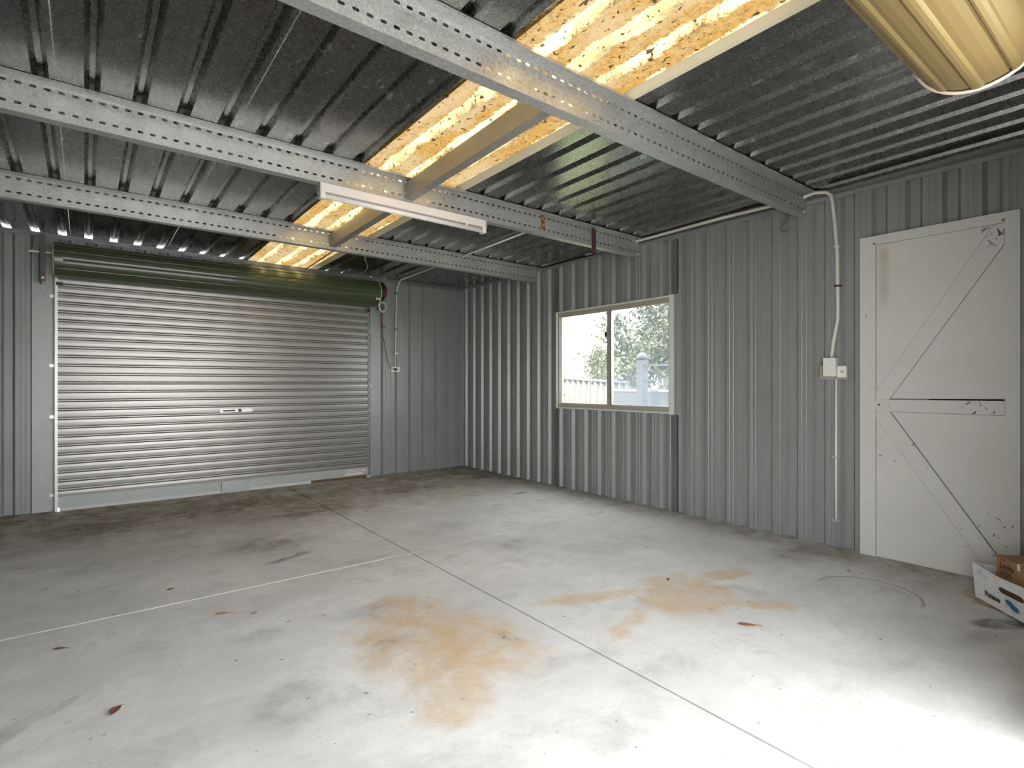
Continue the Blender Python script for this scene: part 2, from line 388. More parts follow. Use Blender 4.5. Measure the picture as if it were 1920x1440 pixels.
def text_mesh(txt, size, to_world, thick=.0012, bold=0.0):
    cu = bpy.data.curves.new('t', 'FONT'); cu.body = txt; cu.size = size; cu.extrude = thick/2; cu.offset = bold; cu.resolution_u = 3
    ob = bpy.data.objects.new('t', cu); COL.objects.link(ob)
    dg = bpy.context.evaluated_depsgraph_get(); me = bpy.data.meshes.new_from_object(ob.evaluated_get(dg))
    mb = MB(); mb.add([to_world(v.co) for v in me.vertices], [tuple(p_.vertices) for p_ in me.polygons])
    bpy.data.objects.remove(ob); bpy.data.curves.remove(cu); bpy.data.meshes.remove(me)
    return mb

# ------------------------------------------------------------------ floor
floor = mk('floor', Bx((XL-.1, YF-.15, -.16), (XR+.1, YB+.1, -.012)), M['gap'], label='stained concrete garage floor in four pours', kind='structure')
JX = lambda y: 1.672+(y-.7)*.0118           # the long joint, a touch off square
JY = 3.252; g = .005
def slab(quad):
    mb = MB(); mb.prism(quad, .013, 2, -.013); return mk('concrete_slab', mb, M['concrete'], floor)
y0, y1_ = YF-.15, YB+.1
slab([(XL-.1, y0), (JX(y0)-g, y0), (JX(JY)-g, JY-g), (XL-.1, JY-g)])
slab([(JX(y0)+g, y0), (XR+.1, y0), (XR+.1, JY-g), (JX(JY)+g, JY-g)])
slab([(XL-.1, JY+g), (JX(JY)-g, JY+g), (JX(y1_)-g, y1_), (XL-.1, y1_)])
slab([(JX(JY)+g, JY+g), (XR+.1, JY+g), (XR+.1, y1_), (JX(y1_)+g, y1_)])
jf = MB(); jf.box((XL, JY-.007, -.006), (1.50, JY+.007, .0012))
mk('joint_filler', jf, M['sealant'], floor)
mk('joint_filler', Bx((1.50, JY-.0045, -.006), (2.75, JY+.0045, -.0006)), M['sealant'], floor)
mk('joint_filler', Bx((2.75, JY-.003, -.006), (XR, JY+.003, -.003)), M['gap'], floor)

# ------------------------------------------------------------------ corrugated cladding
def rib_profile(s0, s1, first, pitch, hw_out, hw_in, depth, d0=0.0, swage=True):
    """(s, d) polyline: pan at d0, channels going to d0+depth centred at first+k*pitch, two faint swages in every pan"""
    pts = [(s0, d0)]
    k = math.ceil((s0-first-hw_out)/pitch)
    while first+k*pitch-hw_out < s1:
        c = first+k*pitch
        for a, dd in ((c-hw_out, 0), (c-hw_in, depth), (c+hw_in, depth), (c+hw_out, 0)):
            if s0 < a < s1: pts.append((a, d0+dd))
        pc = c+pitch/2
        for a, dd in ((pc-.022, 0), (pc-.019, .0022), (pc-.013, .0022), (pc-.010, 0), (pc+.010, 0), (pc+.013, .0022), (pc+.019, .0022), (pc+.022, 0)):
            if swage and c+hw_out < a < s1 and a > s0: pts.append((a, d0+dd))
        k += 1
    def dd_at(s):
        dl = abs(s-(first+round((s-first)/pitch)*pitch))
        return d0+(depth if dl < hw_in else (0 if dl > hw_out else depth*(hw_out-dl)/(hw_out-hw_in)))
    pts[0] = (s0, dd_at(s0))
    return [q for q in pts if q[0] < s1-1e-6] + [(s1, dd_at(s1))]
def insert(pts, cuts):
    out = [pts[0]]
    for a, b_ in zip(pts, pts[1:]):
        for c in sorted(cuts):
            if a[0]+1e-6 < c < b_[0]-1e-6:
                t = (c-a[0])/(b_[0]-a[0]); out.append((c, a[1]+(b_[1]-a[1])*t))
        out.append(b_)
    return out
def wall_sheet(pts, z0, z1, holes, to_world, top=None):
    """holes: (s0, s1, z0, z1)"""
    mb = MB(); pts = insert(pts, [c for h in holes for c in h[:2]])
    for a, b_ in zip(pts, pts[1:]):
        mid = (a[0]+b_[0])/2; iv = [(z0, z1)]
        for h in holes:
            if h[0] < mid < h[1]:
                nv = []
                for p0, p1 in iv:
                    if h[2] > p0: nv.append((p0, min(p1, h[2])))
                    if h[3] < p1: nv.append((max(p0, h[3]), p1))
                iv = nv
        for p0, p1 in iv:
            if p1-p0 > 1e-4:
                q = [to_world(a[0], a[1], p0), to_world(b_[0], b_[1], p0), to_world(b_[0], b_[1], p1), to_world(a[0], a[1], p1)]
                if top and p1 == z1: q[2] = (q[2][0], q[2][1], top(q[2][0], q[2][1])); q[3] = (q[3][0], q[3][1], top(q[3][0], q[3][1]))
                mb.add(q, [(0, 1, 2, 3)])
    return mb
def clad(name, wall, s0, s1, first, z1, holes, tw, sheet=.748, top=None):
    # sheets of four ribs, lapped edge to edge
    s = first-sheet*math.ceil((first-s0)/sheet)+.093
    while s > s0: s -= sheet
    while s < s1:
        a, b_ = max(s, s0), min(s+sheet, s1)
        if b_-a > .01:
            mb = wall_sheet(rib_profile(a, b_, first, .187, .045, .026, .030), 0.0, z1, holes, tw, top)
            if mb.n: mk(name, mb, M['wall'], wall)
        s += sheet

WIN = (2.89, 4.393, .855, 1.900)      # y0 y1 z0 z1
DR = (.635, 1.421, 0, 2.08)
zt = 2.405
# right wall
wr = MB()
wr.box((XR-.005, YF, 2.396), (XR-.003, YB, 2.426)).box((XR-.003, YF, 2.426), (XR+.05, YB, 2.428))
wr.box((XR+.056, YF-.1, 2.2), (XR+.060, YB+.12, 2.58))
wall_right = mk('wall_right', wr, M['wall'], label='right wall of grey ribbed steel sheets', kind='structure')
clad('cladding_sheet', wall_right, YF, YB, 2.662-.034, zt, [WIN, DR], lambda s, d, z: (XR+d, s, z))
for ya, yb in ((4.376, 4.436), (2.851, 2.912)):
    for za, zb in ((0, .845), (1.91, 2.383)):
        mb = MB(); mb.box((XR-.006, ya, za), (XR-.002, yb, zb)); mb.box((XR-.006, ya, za), (XR+.02, ya+.002, zb))
        if ya > 4: pass
        mk('wall_stud', mb, M['stud'], wall_right)
for yy in (5.72, 5.36, 5.18, 5.05, 4.27):
    mk('rivet', MB().cyl((XR-.0, yy, 1.0), (XR-.006, yy, 1.0), .007, 8), M['bolt'], wall_right)

# back wall
DO = (-.23, 2.72)        # clear opening
wb = MB()
wb.box((XL, YB-.005, -.040), (XR, YB-.003, .001), fn=lambda q: (q[0], q[1], q[2]+ZR(q[0], YB))).box((DO[0]-.13, YB-.004, 2.19), (DO[1]+.13, YB-.0005, 2.30))
wb.box((XL-.06, YB+.125, -.30), (XR+.06, YB+.130, .010), fn=lambda q: (q[0], q[1], q[2]+ZR(q[0], YB)))  # unseen fascia board added to cut daylight through the roof rib gaps
wall_back = mk('wall_back', wb, M['stud'], label='back wall of grey ribbed steel sheets around the roller door', kind='structure')
clad('cladding_sheet', wall_back, XL-.05, XR+.05, 2.832+.02, 2.40, [(DO[0]-.05, DO[1]+.05, 0, 2.19)], lambda s, d, z: (s, YB+d, z), top=lambda x, y: ZR(x, YB)+.0005)
for a, b_ in ((-.361, -.209), (2.700, 2.851)):
    mb = MB(); mb.box((a, YB-.012, 0), (b_, YB-.008, 2.30)); mb.box((a, YB-.008, 0), (a+.003, YB, 2.30)); mb.box((b_-.003, YB-.06 if a > 0 else YB-.012, 0), (b_, YB, 2.30)) if False else None
    mk('door_post', mb, M['plate'], wall_back)
for z in (1.89, 1.28, .83, .14):
    mk('bolt_plate', Bx((-.245, YB-.016, z-.012), (-.215, YB-.012, z+.012)), M['bolt'], wall_back)
for z in (1.75, 1.1, .8):
    mk('bolt_head', MB().cyl((2.725, YB-.012, z), (2.725, YB-.018, z), .008, 8), M['bolt'], wall_back)

# left wall and front wall (outside the frame; they close the room)
wl = MB(); wl.box((XL-.004, YF, -.06), (XL, YB, -.002), fn=lambda q: (q[0], q[1], q[2]+ZR(XL, q[1]))); wl.box((XL-.060, YF-.1, 2.2), (XL-.056, YB+.12, 2.60))
wall_left = mk('wall_left', wl, M['stud'], label='left wall of grey ribbed steel sheets', kind='structure')
clad('cladding_sheet', wall_left, YF, YB, 2.63, 2.44, [], lambda s, d, z: (XL-d, s, z), top=lambda x, y: ZR(XL, y)+.002)
FO = (-.33, 2.33)
wf = MB(); wf.box((XL, YF, -.06), (XR, YF+.003, -.002), fn=lambda q: (q[0], q[1], q[2]+ZR(q[0], YF)))
wall_front = mk('wall_front', wf, M['stud'], label='front wall of ribbed steel around the open roller door', kind='structure')
clad('cladding_sheet', wall_front, XL-.05, XR+.05, 2.63, 2.50, [(FO[0], FO[1], 0, 2.12)], lambda s, d, z: (s, YF-d, z), top=lambda x, y: ZR(x, YF)-.001)

# ------------------------------------------------------------------ roof
ceiling = thing('ceiling', (0, 0, 2.41), 'underside of the dark ribbed steel roof sheets', None, kind='structure')
RB, RP = .0265, .182
def roof_sheet(x0, x1, mat, dz=0.0, ya=-.05, yb=YB+.12, kids=('roof_sheet',)):
    pts = rib_profile(x0, x1, RB, RP, .030, .010, .030, dz, False)
    NY = 4; mb = MB(); n = len(pts)
    for j in range(NY+1):
        y = ya+(yb-ya)*j/NY
        mb.add([(s, y, ZR(s, y)+d) for s, d in pts], [])
    mb.f = [(j*n+i, j*n+i+1, (j+1)*n+i+1, (j+1)*n+i) for j in range(NY) for i in range(n-1)]
    return mb
sw = RP*4
SKX = (1.352, 2.075)
x = 1.352-.0
xs = [SKX[0]-sw*k for k in range(6)][::-1]
for a, b_ in zip(xs, xs[1:]):
    mk('roof_sheet', roof_sheet(max(a, XL-.06), b_+.004, M['roof'], .001), M['roof'], ceiling)
a = 2.012
xs = [a+sw*k for k in range(4)]
for i, (a, b_) in enumerate(zip(xs, xs[1:])):
    mk('roof_sheet', roof_sheet(a if i else 2.0, min(b_+.006, XR+.06), M['roof'], .003+.0006*i), M['roof'], ceiling)
sk = thing('skylight', (1.71, 3.0, 2.45), 'long yellowed translucent roof sheet spotted with lichen', 'skylight')
mk('translucent_sheet', roof_sheet(SKX[0]-.02, 2.012, None, .0), M['sky_sheet'], sk)
mk('lap_edge', roof_sheet(2.012, 2.085, None, .0), M['lap'], sk, label='plain cream edge strip under the steel roof')

# unseen overhang added above the front door to shade the near floor
ev = MB(); ev.box((XL-.06, -.38, 0), (XR+.06, -.05, .004), fn=lambda q: (q[0], q[1], q[2]+ZR(q[0], q[1])+.03)).box((XL-.06, -.40, -.09), (XR+.06, -.38, .05), fn=lambda q: (q[0], q[1], q[2]+ZR(q[0], q[1])))
mk('added_shade_eave', ev, M['wall'], ceiling)

# ------------------------------------------------------------------ slotted purlins
def purlin(yp, label):
    root = thing('slotted_roof_beam', (XR, yp, ZW(XR, yp)), label, 'beam', 'slotted galvanised beams across the ceiling')
    P_ = .0503; x1 = XR-.006; x0 = XL+.02
    rows = [(.024, .054, .038), (.116, .146, .130)] if False else None
    lh, uh = .040, .131; hh = .0062; hw = .0135
    zl = [0, lh-hh-.004, lh+hh+.004, uh-hh-.004, uh+hh+.004, .152]
    mb = MB(); n = int((x1-x0)/P_)
    for i in range(n):
        a = x1-(i+1)*P_; b_ = x1-i*P_; c = (a+b_)/2
        for r in (0, 2, 4):
            mb.add([(a, yp, zl[r]), (b_, yp, zl[r]), (b_, yp, zl[r+1]), (a, yp, zl[r+1])], [(0, 1, 2, 3)])
        for zc in (lh, uh):
            q = [(a, zc-hh-.004), (c, zc-hh-.004), (b_, zc-hh-.004), (b_, zc), (b_, zc+hh+.004), (c, zc+hh+.004), (a, zc+hh+.004), (a, zc)]
            e = [(c-hw+.004, zc-hh), (c, zc-hh), (c+hw-.004, zc-hh), (c+hw, zc), (c+hw-.004, zc+hh), (c, zc+hh), (c-hw+.004, zc+hh), (c-hw, zc)]
            mb.add([(u, yp, v) for u, v in q+e], [(k, (k+1) % 8, 8+(k+1) % 8, 8+k) for k in range(8)])
    mb.v = [(x_, y_, z_+ZW(x_, yp)) for x_, y_, z_ in mb.v]
    mk('web', mb, M['purlin'], root, solid=.002)
    def strip(poly_, nm):
        m_ = MB()
        for (ya, za), (yb, zb) in zip(poly_, poly_[1:]):
            m_.add([(x0, ya, za+ZW(x0, yp)), (x1, ya, za+ZW(x1, yp)), (x1, yb, zb+ZW(x1, yp)), (x0, yb, zb+ZW(x0, yp))], [(0, 1, 2, 3)])
        mk(nm, m_, M['purlin'], root, solid=.002)
    strip([(yp, .151), (yp-.072, .151), (yp-.074, .137)], 'top_flange')
    strip([(yp, .001), (yp+.060, .001), (yp+.062, .014)], 'bottom_flange')
    for zz in (.022, .118):
        z = ZW(XR-.03, yp)+zz+.003
        mk('end_bolt', MB().cyl((XR-.035, yp-.001, z), (XR-.035, yp-.010, z), .009, 6), M['bolt'], root)
    return root
P3 = purlin(Y3, 'nearest and widest-looking slotted galvanised beam, crossing above the camera')
P2 = purlin(Y2, 'middle slotted galvanised beam with the batten lamp under it and two rusty straps')
P1 = purlin(Y1, 'farthest slotted galvanised beam, closest to the closed roller door')

# bridging beams under the skylight
def bridge(ya, yb, xa, xb, label):
    za = ZW(1.67, ya)+.022; zb = ZW(1.67, yb)+.022
    f = lambda q: (q[0]+(xa+(xb-xa)*(q[1]-ya)/(yb-ya)), q[1], q[2]+(za+(zb-za)*(q[1]-ya)/(yb-ya)))
    root = thing('bridging_beam', (xa, (ya+yb)/2, min(za, zb)), label, 'beam', 'short bridging beams under the skylight')
    mb = MB(); mb.box((0, ya, 0), (.002, yb, .108), fn=f); mb.box((.002, ya, 0), (.060, yb, .002), fn=f); mb.box((.002, ya, .106), (.060, yb, .108), fn=f)
    mb.box((.058, ya, .002), (.060, yb, .014), fn=f)
    mk('channel', mb, M['beam'], root)
    mk('end_cleat', Bx((-.012, ya+.001, .002), (0, ya+.004, .106), fn=f), M['plate'], root)
    mk('end_cleat', Bx((-.012, yb-.004, .002), (0, yb-.001, .106), fn=f), M['plate'], root)
bridge(Y3+.003, Y2-.003, 1.63, 1.665, 'bridging beam under the skylight between the nearest and middle slotted beams')
bridge(Y2+.066, Y1-.003, 1.665, 1.682, 'bridging beam under the skylight between the middle and farthest slotted beams')
mb = MB(); mb.tube([(1.955, 6.25, ZR(1.95, 6.25)-.016), (1.90, Y1+.08, ZR(1.9, Y1)-.016)], .006, 6)
mk('rusty_rod', mb, M['rustdark'], label='thin dark red rod under the skylight by the closed roller door', cat='rod')

# ------------------------------------------------------------------ rusty straps on the middle purlin
def strap(x0, x1, z0, z1, mat, label, tilt=0):
    r = thing('hanging_strap', ((x0+x1)/2, Y2-.006, z0), label, 'strap')
    f = lambda q: (q[0]+tilt*(z1-q[2]), q[1], q[2])
    mb = MB().box((x0, Y2-.006, z0), (x1, Y2-.002, z1), fn=f)
    mb.box((x0, Y2-.022, z1-.006), (x1, Y2-.002, z1), fn=f)
    mk('strap_plate', mb, mat, r)
    for z in (z0+.03, z1-.035):
        mk('bolt', MB().cyl(((x0+x1)/2+tilt*(z1-z), Y2-.006, z), ((x0+x1)/2+tilt*(z1-z), Y2-.012, z), .008, 6), M['rust'] if mat is M['rustdark'] else M['bolt'], r)
strap(2.838, 2.876, 2.352, 2.468, M['rust'], 'short orange rust strap bolted to the middle slotted beam', .12)
strap(3.420, 3.470, 2.232, 2.462, M['rustdark'], 'long dark red strap hanging below the middle slotted beam', .02)

# ------------------------------------------------------------------ batten lamp
def zl(x): return ZW(x, Y2)
f = lambda q: (q[0], q[1], q[2]+zl(q[0]))
lampr = thing('batten_lamp', (1.7, Y2+.02, zl(1.7)-.09), 'long white fluorescent batten lamp, unlit, under the middle slotted beam', 'lamp')
mk('lamp_body', Bx((1.103, Y2-.012, -.052), (2.310, Y2+.048, -.001), fn=f), M['lamp'], lampr)
mb = MB().tube([f((1.135, Y2+.012, -.073)), f((2.278, Y2+.012, -.073))], .0165, 14)
mk('lamp_tube', mb, M['tube'], lampr, smooth=True)
for xa, xb in ((1.103, 1.133), (2.280, 2.310)):
    mk('lamp_holder', Bx((xa, Y2-.010, -.092), (xb, Y2+.034, -.052), fn=f), M['lamp'], lampr)
for xa in (1.103, 2.304):
    mk('end_cap', Bx((xa-.003, Y2-.014, -.056), (xa+.009, Y2+.050, .002), fn=f), M['alu'], lampr)
mk('starter', MB().cyl(f((2.14, Y2-.010, -.052)), f((2.14, Y2-.010, -.066)), .012, 10), M['whitep'], lampr)

# ------------------------------------------------------------------ back roller door
YC = 6.226; X0, X1 = -.196, 2.688
d1 = thing('door_1', ((X0+X1)/2, YC, 0), 'closed roller door of silvery ribbed slats with a green roll on top', 'roller door', kind='structure')
pit = .0785; zb = .125; nslat = 26
prof = [(0, 0), (.003, -.0008), (.025, -.0018), (.047, -.0008), (.0475, 0), (.0482, .013), (.0538, .013), (.0545, 0), (.058, -.0010), (.0645, -.0010), (.068, 0), (.0687, .013), (.0743, .013), (.075, 0), (.0785, 0)]
def slat_mesh(z):
    mb = MB()
    for a in (X0, X1): mb.add([(a, YC+d, z+s) for s, d in prof], [])
    n = len(prof); mb.f = [(i, i+1, n+i+1, n+i) for i in range(n-1)]
    return mb
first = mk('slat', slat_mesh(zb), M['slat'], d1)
M['groove'] = plain('slat_seam_shade', (.13, .112, .088), .85, 0, .2, 40)  # groove shade put into the colour, in a brown dirt tone
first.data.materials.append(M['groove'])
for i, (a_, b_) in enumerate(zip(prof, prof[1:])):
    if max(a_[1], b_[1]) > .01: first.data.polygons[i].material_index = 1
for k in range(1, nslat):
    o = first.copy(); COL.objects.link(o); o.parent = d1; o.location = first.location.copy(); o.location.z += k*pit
mk('bottom_slat', Bx((X0, YC-.004, .030), (X1, YC+.004, zb)), M['bottom'], d1, label='plain grey bottom slat')
mk('bottom_rail', Bx((X0+.02, YC-.010, .0005), (2.0, YC+.010, .030)), M['seal'], d1, label='pale weather strip')
mk('bottom_rail', Bx((2.0, YC-.006, .0005), (X1, YC+.010, .030)), M['gap'], d1, label='dirty end of the weather strip')
mk('bottom_bracket', Bx((1.098, YC-.028, .012), (1.359, YC-.004, .120)), M['plate'], d1, label='grey box bracket at the foot of the door')
mk('corner_shoe', Bx((2.655, YC-.02, .0), (2.705, YC+.01, .02)), M['seal'], d1)
for xa, xb in ((-.212, -.188), (2.680, 2.700)):
    mb = MB().box((xa, YC-.016, 0), (xb, YC-.013, 2.07)).box((xa if xa < 0 else xb-.003, YC-.016, 0), ((xa if xa < 0 else xb-.003)+.003, YB-.012, 2.07))
    mk('guide_rail', mb, M['alu'] if xa < 0 else M['stud'], d1)
mk('rail_stop', Bx((-.200, YC-.034, 1.985), (-.150, YC-.016, 2.01)), M['blackp'], d1)
mk('rail_stop', Bx((2.665, YC-.034, 1.985), (2.690, YC-.016, 2.01)), M['blackp'], d1)
# lock
lk = mk('lock_plate', MB().box((1.085, YC-.013, .826), (1.385, YC-.008, .862)), M['alu'], d1)
mk('lock_slot', Bx((1.11, YC-.020, .836), (1.225, YC-.013, .852)), M['dark'], lk)
mk('lock_knob', MB().cyl((1.268, YC-.013, .845), (1.268, YC-.034, .845), .017, 14), M['dark'], lk)
mk('lock_bar', Bx((1.30, YC-.018, .838), (1.40, YC-.013, .852)), M['alu'], lk)
# decal: two lines of small pale lettering
dc = mk('decal', Bx((2.395, YC-.0052, .048), (2.612, YC-.0042, .066)), M['whitep'], d1, label='small pale sticker')
mk('decal_band', Bx((2.395, YC-.0052, .080), (2.640, YC-.0042, .104)), M['whitep'], dc)
for i in range(9):
    xx = 2.405+i*.025
    mk('decal_letter', Bx((xx, YC-.0062, .084), (xx+.013, YC-.0053, .100)), M['redink'], dc)
    mk('decal_letter', Bx((xx, YC-.0062, .052), (xx+.010, YC-.0053, .062)), M['greyp'], dc)
# green roll
def drum_mesh(xa, xb, yc, zc, r, pit_a, a0=0.0, rib=.007, groove=.004, wide=False):
    mb = MB(); pr = []; n = int(round(2*pi/pit_a)); st = 2*pi/n
    for k in range(n):
        b_ = a0+k*st
        for t, d in ((0, 0), (.2, .0008), (.45, .0008), (.60, 0), (.63, .003), (.68, rib), (.78, rib+.0015), (.88, rib+.001), (.925, rib*.6), (.945, -groove), (.975, -groove)) if wide else ((0, 0), (.18, .001), (.35, .0015), (.52, .001), (.66, 0), (.685, -groove), (.72, -groove), (.75, rib*.6), (.83, rib), (.91, rib*.6), (.94, -groove), (.975, -groove)):
            pr.append((b_+t*st, r+d))
    m = len(pr)
    for x_ in (xa, xb): mb.add([(x_, yc+q*cos(a), zc+q*sin(a)) for a, q in pr], [])
    mb.f = [(i, (i+1) % m, m+(i+1) % m, m+i) for i in range(m)]
    for x_, fl in ((xa, 0), (xb, 1)):
        c = mb.n; mb.add([(x_, yc, zc)], [])
        o_ = m*fl
        mb.f += [(c, o_+i, o_+(i+1) % m) for i in range(m)]
    return mb
DZ, DRr = 2.185, .143; DY = YC-DRr-.004
mk('door_roll', drum_mesh(-.205, 2.715, DY, DZ, DRr, .52, a0=.25), M['green'], d1, label='rolled green curtain')
def ringmb(x_, yc, zc, r, th, seg=32):
    return MB().tube([(x_, yc+r*cos(2*pi*i/seg), zc+r*sin(2*pi*i/seg)) for i in range(seg+1)], th, 6)
mk('roll_hoop', ringmb(-.209, DY, DZ, DRr, .005), M['kraft2'], d1)
mk('roll_hoop', ringmb(2.719, DY, DZ, DRr, .005), M['hoop'], d1)
mk('roll_tag', Bx((-.20, DY-DRr-.008, DZ-.035), (-.145, DY-DRr-.004, DZ-.015)), M['hoop'], d1)
mk('roll_tag', Bx((2.66, DY-DRr+.015, DZ-.085), (2.71, DY-DRr+.020, DZ-.06)), M['hoop'], d1)
mk('axle', MB().cyl((-.37, DY, DZ+.05), (-.205, DY, DZ+.05), .011, 10), M['alu'], d1)
mb = MB().box((-.302, DY-.02, DZ-.20), (-.262, DY-.014, DZ+.20)).box((-.302, DY-.02, DZ-.20), (-.298, YB-.012, DZ+.10))
mk('roll_bracket', mb, M['bracket'], d1)
mk('bracket_bolt', MB().cyl((-.28, DY-.014, DZ-.13), (-.28, DY-.03, DZ-.13), .012, 6), M['rust'], d1)
mk('bracket_bolt', MB().cyl((-.28, DY-.014, DZ-.17), (-.28, DY-.03, DZ-.17), .010, 6), M['bolt'], d1)

# opener on the right end of the roll
op = thing('door_opener', (2.80, DY, 2.0), 'black door opener with a red cap on the right end of the green roll', 'door opener')
mb = MB(); mb.prism([(DY+.075*cos(a)-.02, DZ+.03+.105*sin(a)) for a in [2*pi*i/18 for i in range(18)]], .07, 0, 2.725); mk('housing', mb, M['blackp'], op)
mb = MB(); mb.prism([(DY-.03, DZ-.04), (DY+.03, DZ-.04), (DY+.02, DZ-.19), (DY-.02, DZ-.19)], .04, 0, 2.735); mk('arm', mb, M['blackp'], op)
mb = MB(); mb.prism([(DY-.02+.05*cos(a), DZ+.03+.065*sin(a)) for a in [2*pi*i/16 for i in range(16)]], .035, 0, 2.796); mk('cap', mb, M['red'], op, label='red cap')
mk('chain_ring', MB().tube([(2.775+.042*cos(2*pi*i/20), DY-.05, 2.03+.055*sin(2*pi*i/20)) for i in range(21)], .014, 8), M['greyp'], op, label='pale grey ring')
pc = mk('pull_cord', MB().tube([(2.790, DY-.03, 1.97), (2.787, DY-.03, 1.85), (2.790, DY-.03, 1.80)], .0035, 6), M['red'], op, label='red pull cord')
mk('cord_handle', Bx((2.765, DY-.040, 1.785), (2.815, DY-.022, 1.805)), M['red'], pc)
mk('power_lead', MB().tube([(2.82, DY+.0, 2.08), (2.835, YB-.06, 1.95), (2.88, YB-.03, 1.7), (2.93, YB-.02, 1.5), (2.955, YB-.02, 1.38), (2.99, YB-.03, 1.31), (3.045, YB-.045, 1.302)], .004, 6), M['blackp'], op)

# ------------------------------------------------------------------ power outlet + conduit on the back wall
go = thing('power_outlet', (3.055, YB-.02, 1.262), 'small white power outlet with a black plug right of the roller door', 'power outlet')
mk('backing', Bx((2.997, YB-.022, 1.270), (3.112, YB-.001, 1.330)), M['whitep'], go)
mk('plug', MB().cyl((3.045, YB-.022, 1.300), (3.045, YB-.050, 1.300), .019, 12), M['blackp'], go)
mk('switch', Bx((3.085, YB-.026, 1.292), (3.097, YB-.022, 1.308)), M['greyp'], go)
def zc_(x, y): return ZR(x, y)-.012
cr = thing('conduit', (3.06, YB-.02, 1.33), 'white conduit rising from the small outlet and running along the ceiling to the middle beam', 'conduit')
mk('pipe', MB().tube([(3.055, YB-.012, 1.33), (3.057, YB-.012, 1.50)], .007, 8), M['creamp'], cr, label='thin lower pipe')
mk('pipe', MB().tube([(3.057, YB-.014, 1.50), (3.060, YB-.014, 1.80), (3.066, YB-.014, 2.23), (3.08, YB-.016, 2.33), (3.09, YB-.04, 2.375), (3.085, YB-.10, zc_(3, 6.1)), (3.07, 5.6, zc_(3, 5.6)), (3.06, Y1+.03, zc_(3, Y1)), (3.02, Y2+.07, zc_(3, Y2))], .0085, 8), M['whitep'], cr, smooth=True)
for z in (1.50, 1.80, 2.25):
    mk('pipe_clip', Bx((3.045, YB-.026, z-.012), (3.080, YB-.001, z+.012)), M['stud'] if z < 2.3 and z > 1.6 else M['whitep'], cr)

# ------------------------------------------------------------------ right wall conduit and junction box
cw = thing('conduit', (4.05, 1.6, .17), 'cream conduit curving down the right wall between window and white door', 'conduit')
px = XR-.014
mk('pipe', MB().tube([(px-.05, 3.9, zc_(4, 3.9)-.0), (px-.04, Y2, zc_(4, Y2)-.004), (px-.04, 2.4, zc_(4, 2.4)-.005), (px-.03, 1.80, zc_(4, 1.8)-.02), (px-.02, 1.70, 2.462), (px-.006, 1.635, 2.450), (px-.003, 1.603, 2.42), (px, 1.595, 2.36), (px, 1.580, 2.20), (px, 1.566, 2.0), (px, 1.562, 1.62), (px, 1.563, 1.56), (px, 1.592, 1.40), (px, 1.600, 1.33), (px, 1.601, 1.2995)], .0125, 10), M['creamp'], cw, smooth=True)
mk('pipe', MB().tube([(XR-.011, 1.574, 1.149), (XR-.011, 1.575, .19)], .0085, 8), M['whitep'], cw, label='thin lower pipe', smooth=True)
for y_, z, m_, hwd in ((1.562, 1.79, 'rustdark', .02), (1.566, 2.06, 'creamp', .016), (1.575, .62, 'bolt', .018), (1.575, .185, 'bolt', .022)):
    mk('pipe_clip', Bx((XR-.030, y_-hwd, z-.006), (XR-.001, y_+hwd, z+.006)), M[m_], cw)
jb = thing('junction_box', (XR-.02, 1.6, 1.15), 'cream junction box with a small outlet beside the white door', 'junction box')
mk('mounting_plate', Bx((XR-.010, 1.503, 1.150), (XR-.001, 1.680, 1.245)), M['kraftin'], jb, label='yellowed mounting plate')
mk('box_body', Bx((XR-.052, 1.562, 1.172), (XR-.010, 1.642, 1.298)), M['whitep'], jb)
mk('outlet_face', Bx((XR-.026, 1.505, 1.165), (XR-.010, 1.560, 1.240)), M['whitep'], jb)
mk('outlet_socket', MB().cyl((XR-.026, 1.530, 1.203), (XR-.032, 1.530, 1.203), .010, 10), M['greyp'], jb)
for z in (1.19, 1.28): mk('screw', MB().cyl((XR-.052, 1.60, z), (XR-.054, 1.60, z), .004, 8), M['greyp'], jb)
# wire hook by the nearest beam
mb = MB().tube([(XR-.03, 1.875, 2.335), (XR-.03, 1.93, 2.29), (XR-.03, 1.945, 2.26), (XR-.03, 1.925, 2.236), (XR-.03, 1.89, 2.238), (XR-.03, 1.865, 2.262)], .004, 6)
mk('wire_hook', mb, M['steelwire'], label='bent dark wire hook hanging under the end of the nearest beam', cat='hook')
mb = MB().tube([(2.02, Y1+.03, 2.30), (2.10, 4.95, 2.30), (2.30, 5.35, 2.33), (2.50, 5.9, 2.38), (2.48, 6.18, 2.395)], .004, 6)
mk('loose_wire', mb, M['kraft2'], label='loose pale wire drooping between the farthest beam and the back wall', cat='wire')

# ------------------------------------------------------------------ window
w1 = thing('window_1', (XR, (WIN[0]+WIN[1])/2, WIN[2]), 'two-pane sliding aluminium window in the right wall', None, kind='structure')
def framebox(y0, y1, z0, z1, t, xa, xb):
    mb = MB(); mb.box((xa, y0, z0), (xb, y1, z0+t)).box((xa, y0, z1-t), (xb, y1, z1)).box((xa, y0, z0+t), (xb, y0+t, z1-t)).box((xa, y1-t, z0+t), (xb, y1, z1-t)); return mb
y0, y1_, z0, z1 = WIN
mk('outer_trim', framebox(y0, y1_, z0, z1, .014, XR-.022, XR+.040), M['winbead'], w1)
mk('side_trim', Bx((XR-.028, y0-.006, z0-.006), (XR-.022, y0+.034, z1+.004)), M['winbead'], w1)
mk('window_frame', framebox(y0+.014, y1_-.014, z0+.014, z1-.014, .034, XR-.010, XR+.040), M['winframe'], w1)
mk('inner_channel', framebox(y0+.048, y1_-.048, z0+.048, z1-.048, .012, XR+.004, XR+.036), M['winframe'], w1)
mk('mullion', Bx((XR-.006, 3.612, z0+.048), (XR+.030, 3.668, z1-.048)), M['winframe'], w1)
